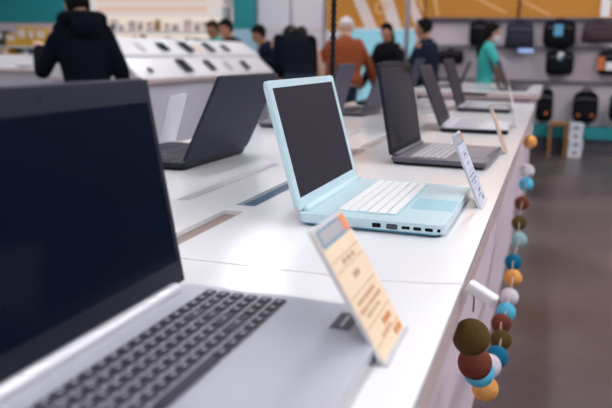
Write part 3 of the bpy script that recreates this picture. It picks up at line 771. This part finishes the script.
def human(label, pos, face, Ht, lean=0, twist=0, hands=(None, None), head=(0, 0), jacket=None, trousers=None, hair='short', hairm=None,
          skin=None, hood=False, cap=None, mask=False, short_sleeve=False, coat_len=.50, build=1.0, stride=0.0, pole_out=.8):
    """local frame: +Y forward, +X right; lengths are fractions of the height"""
    S = Ht; skin = skin or M['skin']
    root = empty('person', label, 'person', pos, face)
    hipC = Vector((0, 0, .52))
    Rl = Matrix.Rotation(-lean, 3, 'X') @ Matrix.Rotation(twist, 3, 'Z')
    def T(v): return (hipC+Rl @ (Vector(v)-hipC))*S
    ax, ay = Rl @ Vector((1, 0, 0)), Rl @ Vector((0, 1, 0))
    hipb = -lean*.06
    neck = T((0, .0, .845)); 
    Rh = Rl @ Matrix.Rotation(lean*.6, 3, 'X') @ Matrix.Rotation(head[0], 3, 'Z') @ Matrix.Rotation(-head[1], 3, 'X')
    hc = neck+Rh @ Vector((0, .012, .083))*S
    sh = [T((-.105, 0, .805)), T((.105, 0, .805))]
    legs = []
    for s in (-1, 1):
        hip = Vector((s*.05, hipb*.3, .50))*S; kn = Vector((s*.056, .012+s*stride*.5+hipb*.3, .285))*S
        an = Vector((s*.058, -.012+s*stride, .05))*S; legs.append((hip, kn, an))
    arms = []
    for i, s in enumerate((-1, 1)):
        tgt = hands[i]
        if tgt is None: tgt = Vector((s*.15, .03, .50)) if not lean else None
        if tgt is None: tgt = (T((s*.13, .12, .55)))/S
        el, wr = ik(sh[i], Vector(tgt)*S, .17*S, .15*S, (ax*s*pole_out-ay*.5+Vector((0, 0, -.7))))
        arms.append((sh[i], el, wr))
    # --- continuous body
    bm = bmesh.new()
    def torso(infl, rows):
        rr = []
        for z, rx, ry in rows:
            c = T((0, .004, z)); rr.append((c, ax*(rx*build*S+infl), ay*(ry*build*S+infl)))
        return rr
    rows = [(.47, .05, .04), (.49, .085, .06), (.53, .095, .066), (.60, .08, .056), (.68, .09, .062), (.75, .1, .066), (.80, .092, .055), (.825, .06, .042), (.84, .032, .03)]
    add_loft(bm, torso(0, rows), 20)
    add_limb(bm, T((0, 0, .80)), hc-Rh @ Vector((0, 0, .03))*S, .036*S, .031*S)
    for hip, kn, an in legs:
        add_limb(bm, hip, kn, .052*S, .034*S); add_limb(bm, kn, an, .033*S, .021*S)
        add_limb(bm, an+Vector((0, -.012, -.02))*S, an+Vector((0, .085, -.032))*S, .022*S, .016*S)
    fing = []
    for i, (s0, el, wr) in enumerate(arms):
        add_limb(bm, s0, el, .03*S, .023*S); add_limb(bm, el, wr, .023*S, .016*S)
        d = (wr-el).normalized(); side = d.cross(Vector((0, 0, 1)))
        if side.length < .1: side = ax.copy()
        side.normalize(); nrm = side.cross(d).normalized()
        pc = wr+d*.03*S
        add_loft(bm, [(wr+d*t*S, side*wd*S, nrm*.011*S) for t, wd in ((-.004, .014), (.015, .021), (.035, .024), (.05, .021))], 12)
        for k, L in enumerate((.038, .044, .041, .032)):
            b0 = wr+d*.047*S+side*(k-1.5)*.0115*S; b1 = b0+d*L*.55*S-nrm*.004*S; b2 = b1+d*L*.4*S-nrm*.012*S
            add_limb(bm, b0, b1, .0058*S, .0052*S, 8); add_limb(bm, b1, b2, .0052*S, .0045*S, 8)
        th = -side*(1 if i else -1)
        b0 = wr+d*.014*S+th*.015*S; b1 = b0+(d*.6+th*.75)*.028*S; b2 = b1+(d*.9+th*.2)*.022*S
        add_limb(bm, b0, b1, .008*S, .0066*S, 8); add_limb(bm, b1, b2, .0066*S, .0052*S, 8)
    H3 = Rh
    def hp(x, y, z): return hc+H3 @ Vector((x, y, z))*S
    add_ell(bm, hp(0, -.004, .008), .044*S, .055*S, .058*S, H3, 20)
    add_ell(bm, hp(0, .012, -.028), .033*S, .038*S, .036*S, H3, 16)
    add_ell(bm, hp(0, .04, -.052), .014*S, .012*S, .011*S, H3, 10)
    add_limb(bm, hp(0, .05, .006), hp(0, .062, -.018), .006*S, .0095*S, 8)
    for s in (-1, 1):
        add_ell(bm, hp(s*.044, -.004, -.006), .006*S, .013*S, .019*S, H3, 10)
        add_limb(bm, hp(s*.008, .049, .017), hp(s*.028, .043, .016), .006*S, .005*S, 8)
        add_ell(bm, hp(s*.022, .034, -.016), .012*S, .012*S, .012*S, H3, 8)
    add_limb(bm, hp(-.012, .047, -.036), hp(.012, .047, -.036), .0045*S, .0045*S, 8)
    bake('body', bm, skin, root, .0075, 3)
    bm = bmesh.new()
    for s in (-1, 1): add_ell(bm, hp(s*.0185, .0455, .0065), .0075*S, .0055*S, .0045*S, H3, 10)
    link_bm('eyes', bm, M['eye'], root, True)
    # --- jacket
    inf = .016 if not short_sleeve else .008
    bm = bmesh.new()
    rows2 = [(z, rx, ry) for z, rx, ry in rows if z >= .59 or z in (.53,)]
    rows2 = [(coat_len, .098, .07)]+[q for q in rows2 if q[0] > coat_len+.02][:-1]+[(.838, .04, .036)]
    add_loft(bm, torso(inf, rows2), 20)
    for i, (s0, el, wr) in enumerate(arms):
        s_ = s0+(T((0, 0, .80))-s0)*(.15 if not short_sleeve else .02)
        if short_sleeve:
            add_limb(bm, s_, s0+(el-s0)*.62, .036*S+inf, .032*S+inf)
        else:
            add_limb(bm, s_, el, .033*S+inf, .026*S+inf); add_limb(bm, el, wr-(wr-el)*.06, .026*S+inf, .021*S+inf*.8)
    if hood:
        for k in range(-4, 5):
            a = k*.42; c = T((.068*math.sin(a), -.02-.043*math.cos(a), .856-.008*math.cos(a)))
            add_ell(bm, c, .04*S, .036*S, .034*S, Rl.to_4x4(), 12)
        add_ell(bm, T((0, -.075, .81)), .07*S, .032*S, .055*S, Rl.to_4x4(), 14)
    else:
        for k in range(12):
            a = k*2*PI/12; add_ell(bm, T((.04*math.sin(a), .036*math.cos(a), .842)), .014*S, .014*S, .02*S, Rl.to_4x4(), 8)
    bake('shirt' if short_sleeve else 'jacket', bm, jacket, root, .011, 3)
    # --- trousers and shoes
    bm = bmesh.new()
    add_loft(bm, [(Vector((0, hipb*.3, z))*S, Vector((rx*S+.008, 0, 0)), Vector((0, ry*S+.008, 0))) for z, rx, ry in ((.455, .085, .06), (.49, .095, .066), (.53, .092, .064), (.56, .086, .06))], 18)
    for hip, kn, an in legs:
        add_limb(bm, hip, kn, .054*S+.006, .039*S+.006); add_limb(bm, kn, an+Vector((0, 0, .005))*S, .038*S+.006, .03*S+.006)
    bake('trousers', bm, trousers or M['jeans'], root, .012, 3)
    for hip, kn, an in legs:
        bm = bmesh.new()
        add_loft(bm, [(Vector((an.x, an.y+y*S, zc*S)), Vector((rx*S, 0, 0)), Vector((0, 0, rz*S))) for y, rx, zc, rz in ((-.045, .015, .022, .02), (-.035, .025, .026, .026), (0, .028, .032, .032), (.05, .03, .022, .022), (.09, .026, .017, .017), (.108, .014, .013, .011))], 14)
        link_bm('shoe', bm, M['shoe'], root, True)
    # --- hair, cap, mask
    hairm = hairm or M['hair_black']
    if hair:
        bm = bmesh.new()
        add_ell(bm, hp(0, -.014, .018), .05*S, .054*S, .058*S, H3, 20)
        add_ell(bm, hp(0, .012, .048), .042*S, .036*S, .022*S, H3, 16)
        for s in (-1, 1): add_ell(bm, hp(s*.04, -.016, -.004), .012*S, .026*S, .034*S, H3, 12)
        if hair == 'long':
            add_loft(bm, [(hp(0, -.03, .03), ax*.046*S, ay*.035*S), (hp(0, -.048, -.03), ax*.048*S, ay*.032*S), (hp(0, -.06, -.09), ax*.045*S, ay*.028*S), (hp(0, -.066, -.15), ax*.036*S, ay*.022*S), (hp(0, -.062, -.20), ax*.018*S, ay*.012*S)], 16)
        bake('hair', bm, hairm, root, .008, 3)
    if cap:
        bm = bmesh.new()
        add_ell(bm, hp(0, -.006, .028), .053*S, .062*S, .05*S, H3, 20)
        for k in range(16):
            a = 2*PI*k/16; add_ell(bm, hp(.049*math.cos(a), -.006+.058*math.sin(a), .012), .011*S, .011*S, .012*S, H3, 8)
        add_ell(bm, hp(0, -.006, .08), .012*S, .012*S, .012*S, H3, 10)
        bake('knit_cap', bm, cap, root, .008, 2)
    if mask:
        bm = bmesh.new()
        add_ell(bm, hp(0, .024, -.03), .036*S, .041*S, .03*S, H3, 18)
        bake('face_mask', bm, M['mask'], root, .007, 2)
    return root

def frac(x, y, z, Ht, pos, face):
    """world point -> local fraction of height"""
    v = Matrix.Rotation(-face, 3, 'Z') @ (Vector((x, y, z))-Vector(pos)); return v/Ht

human('person in a dark navy hooded coat with black hair, seen from behind at left', (-2.95, 4.18, 0), math.radians(50), 1.60, lean=.27,
      pole_out=.15, hands=((-.15, .22, .72), (.165, .04, .50)), head=(.3, .25), jacket=M['midnight_cloth'], hood=True, build=1.1, coat_len=.44)
human('person with brown hair in teal top at left of a pair behind the phone counter', (-4.02, 8.50, 0), math.radians(150), 1.55, lean=.15, head=(.3, .3), jacket=M['teal_cloth'], hairm=M['hair_brown'], skin=M['skin_tan'])
human('dark haired person in navy jacket at right of a pair behind the phone counter', (-3.62, 8.05, 0), math.radians(150), 1.55, lean=.15, head=(.1, .3), jacket=M['navy_cloth'], skin=M['skin_tan'])
human('dark haired person in charcoal jacket leaning down beyond the end of the phone counter', (-3.14, 8.35, 0), math.radians(125), 1.54, lean=.42, build=1.3,
      hands=((-.1, .16, .68), (.08, .16, .68)), head=(.1, .35), jacket=M['navy_cloth'], skin=M['skin_tan'])
human('person in a navy jacket bending forward, seen from behind, beside the counter end', (-2.24, 6.46, 0), math.radians(30), 1.72, lean=.72, hands=((-.05, .28, .55), (.05, .28, .55)), head=(.0, 1.2), pole_out=.05, jacket=M['midnight_cloth'], build=.92, coat_len=.42)
human('person with beige sleeves half hidden between the navy and the rust jackets', (-2.50, 7.27, 0), math.radians(30), 1.44, lean=.1, hands=((-.1, .15, .55), (.14, .1, .5)), head=(0, .3), jacket=M['beige_cloth'], hairm=M['hair_brown'])
human('person in a rust orange jacket and white knit cap, seen from behind', (-2.22, 7.85, 0), math.radians(10), 1.60, lean=.36, hands=((-.15, .2, .55), (.21, .2, .50)), head=(0, .25), jacket=M['rust_cloth'], cap=M['knit_white'], hair='', build=1.4)
human('person in a black coat before the glowing cyan display', (-1.88, 8.75, 0), math.radians(150), 1.53, lean=.12, head=(.3, .2), hands=((-.22, .13, .5), (.22, .1, .48)), jacket=M['black_cloth'], skin=M['skin_tan'], build=1.4, hair='long')
human('person in a dark navy jacket facing left beside the far white table', (-1.28, 7.95, 0), math.radians(75), 1.55, lean=.1, head=(.2, .1), hands=((-.1, .2, .6), (.12, .2, .55)), jacket=M['navy_cloth'], skin=M['skin_tan'], build=1.12)
human('woman in teal T-shirt and white face mask behind the far white table', (-.76, 8.6, 0), math.radians(-78), 1.53, lean=.06, head=(0, .15), hands=((-.1, .2, .52), (.1, .2, .50)), jacket=M['teal_cloth'], hair='long', mask=True, short_sleeve=True, skin=M['skin_tan'])

# ------------------------------------------------------------------ lamps
for i, (x, y) in enumerate([(a, b) for a in (-6.6, -3.4, -0.6) for b in (-.6, 2.4, 5.4, 8.2)]+[(a, b) for a in (1.9, 2.8) for b in (-1.2, .6, 2.4, 4.2, 6.0, 8.2)]):  # the two right-hand rows are added fill for the table side and aisle
    r = empty('ceiling_lamp', 'long white ceiling lamp out of view over the shop floor', 'lamp', (x, y, 3.5), 0, 'ceiling lamps')
    boxobj('housing', (-.1, -.75, -.08), (.1, .75, 0), M['white_plastic'], r)
    boxobj('diffuser', (-.085, -.73, -.092), (.085, .73, -.0801), M['lamp'], r)
w = bpy.data.worlds.new('world'); C.world = w; w.use_nodes = True
bg = w.node_tree.nodes['Background']; bg.inputs[0].default_value = (*lin((214, 216, 230)), 1); bg.inputs[1].default_value = .7

# ------------------------------------------------------------------ camera
cam = bpy.data.cameras.new('camera'); co = bpy.data.objects.new('camera', cam); COL.objects.link(co)
fw = Vector((-0.3106459, 0.92760537, -0.20747869)); rt = Vector((0.94699949, 0.32081483, 0.01642603)); up = Vector((-0.08179911, 0.19137954, 0.97810162))
co.matrix_world = Matrix(((rt.x, up.x, -fw.x, 0), (rt.y, up.y, -fw.y, 0), (rt.z, up.z, -fw.z, TH+.29282), (0, 0, 0, 1)))
cam.sensor_width = 36; cam.lens = 720/612*36; cam.clip_start = .02
cam.dof.use_dof = True; cam.dof.focus_distance = 1.28; cam.dof.aperture_fstop = 3.9
C.camera = co
C.view_settings.view_transform = 'Standard'; C.view_settings.look = 'None'; C.view_settings.gamma = 1
C.view_settings.exposure = 0.0
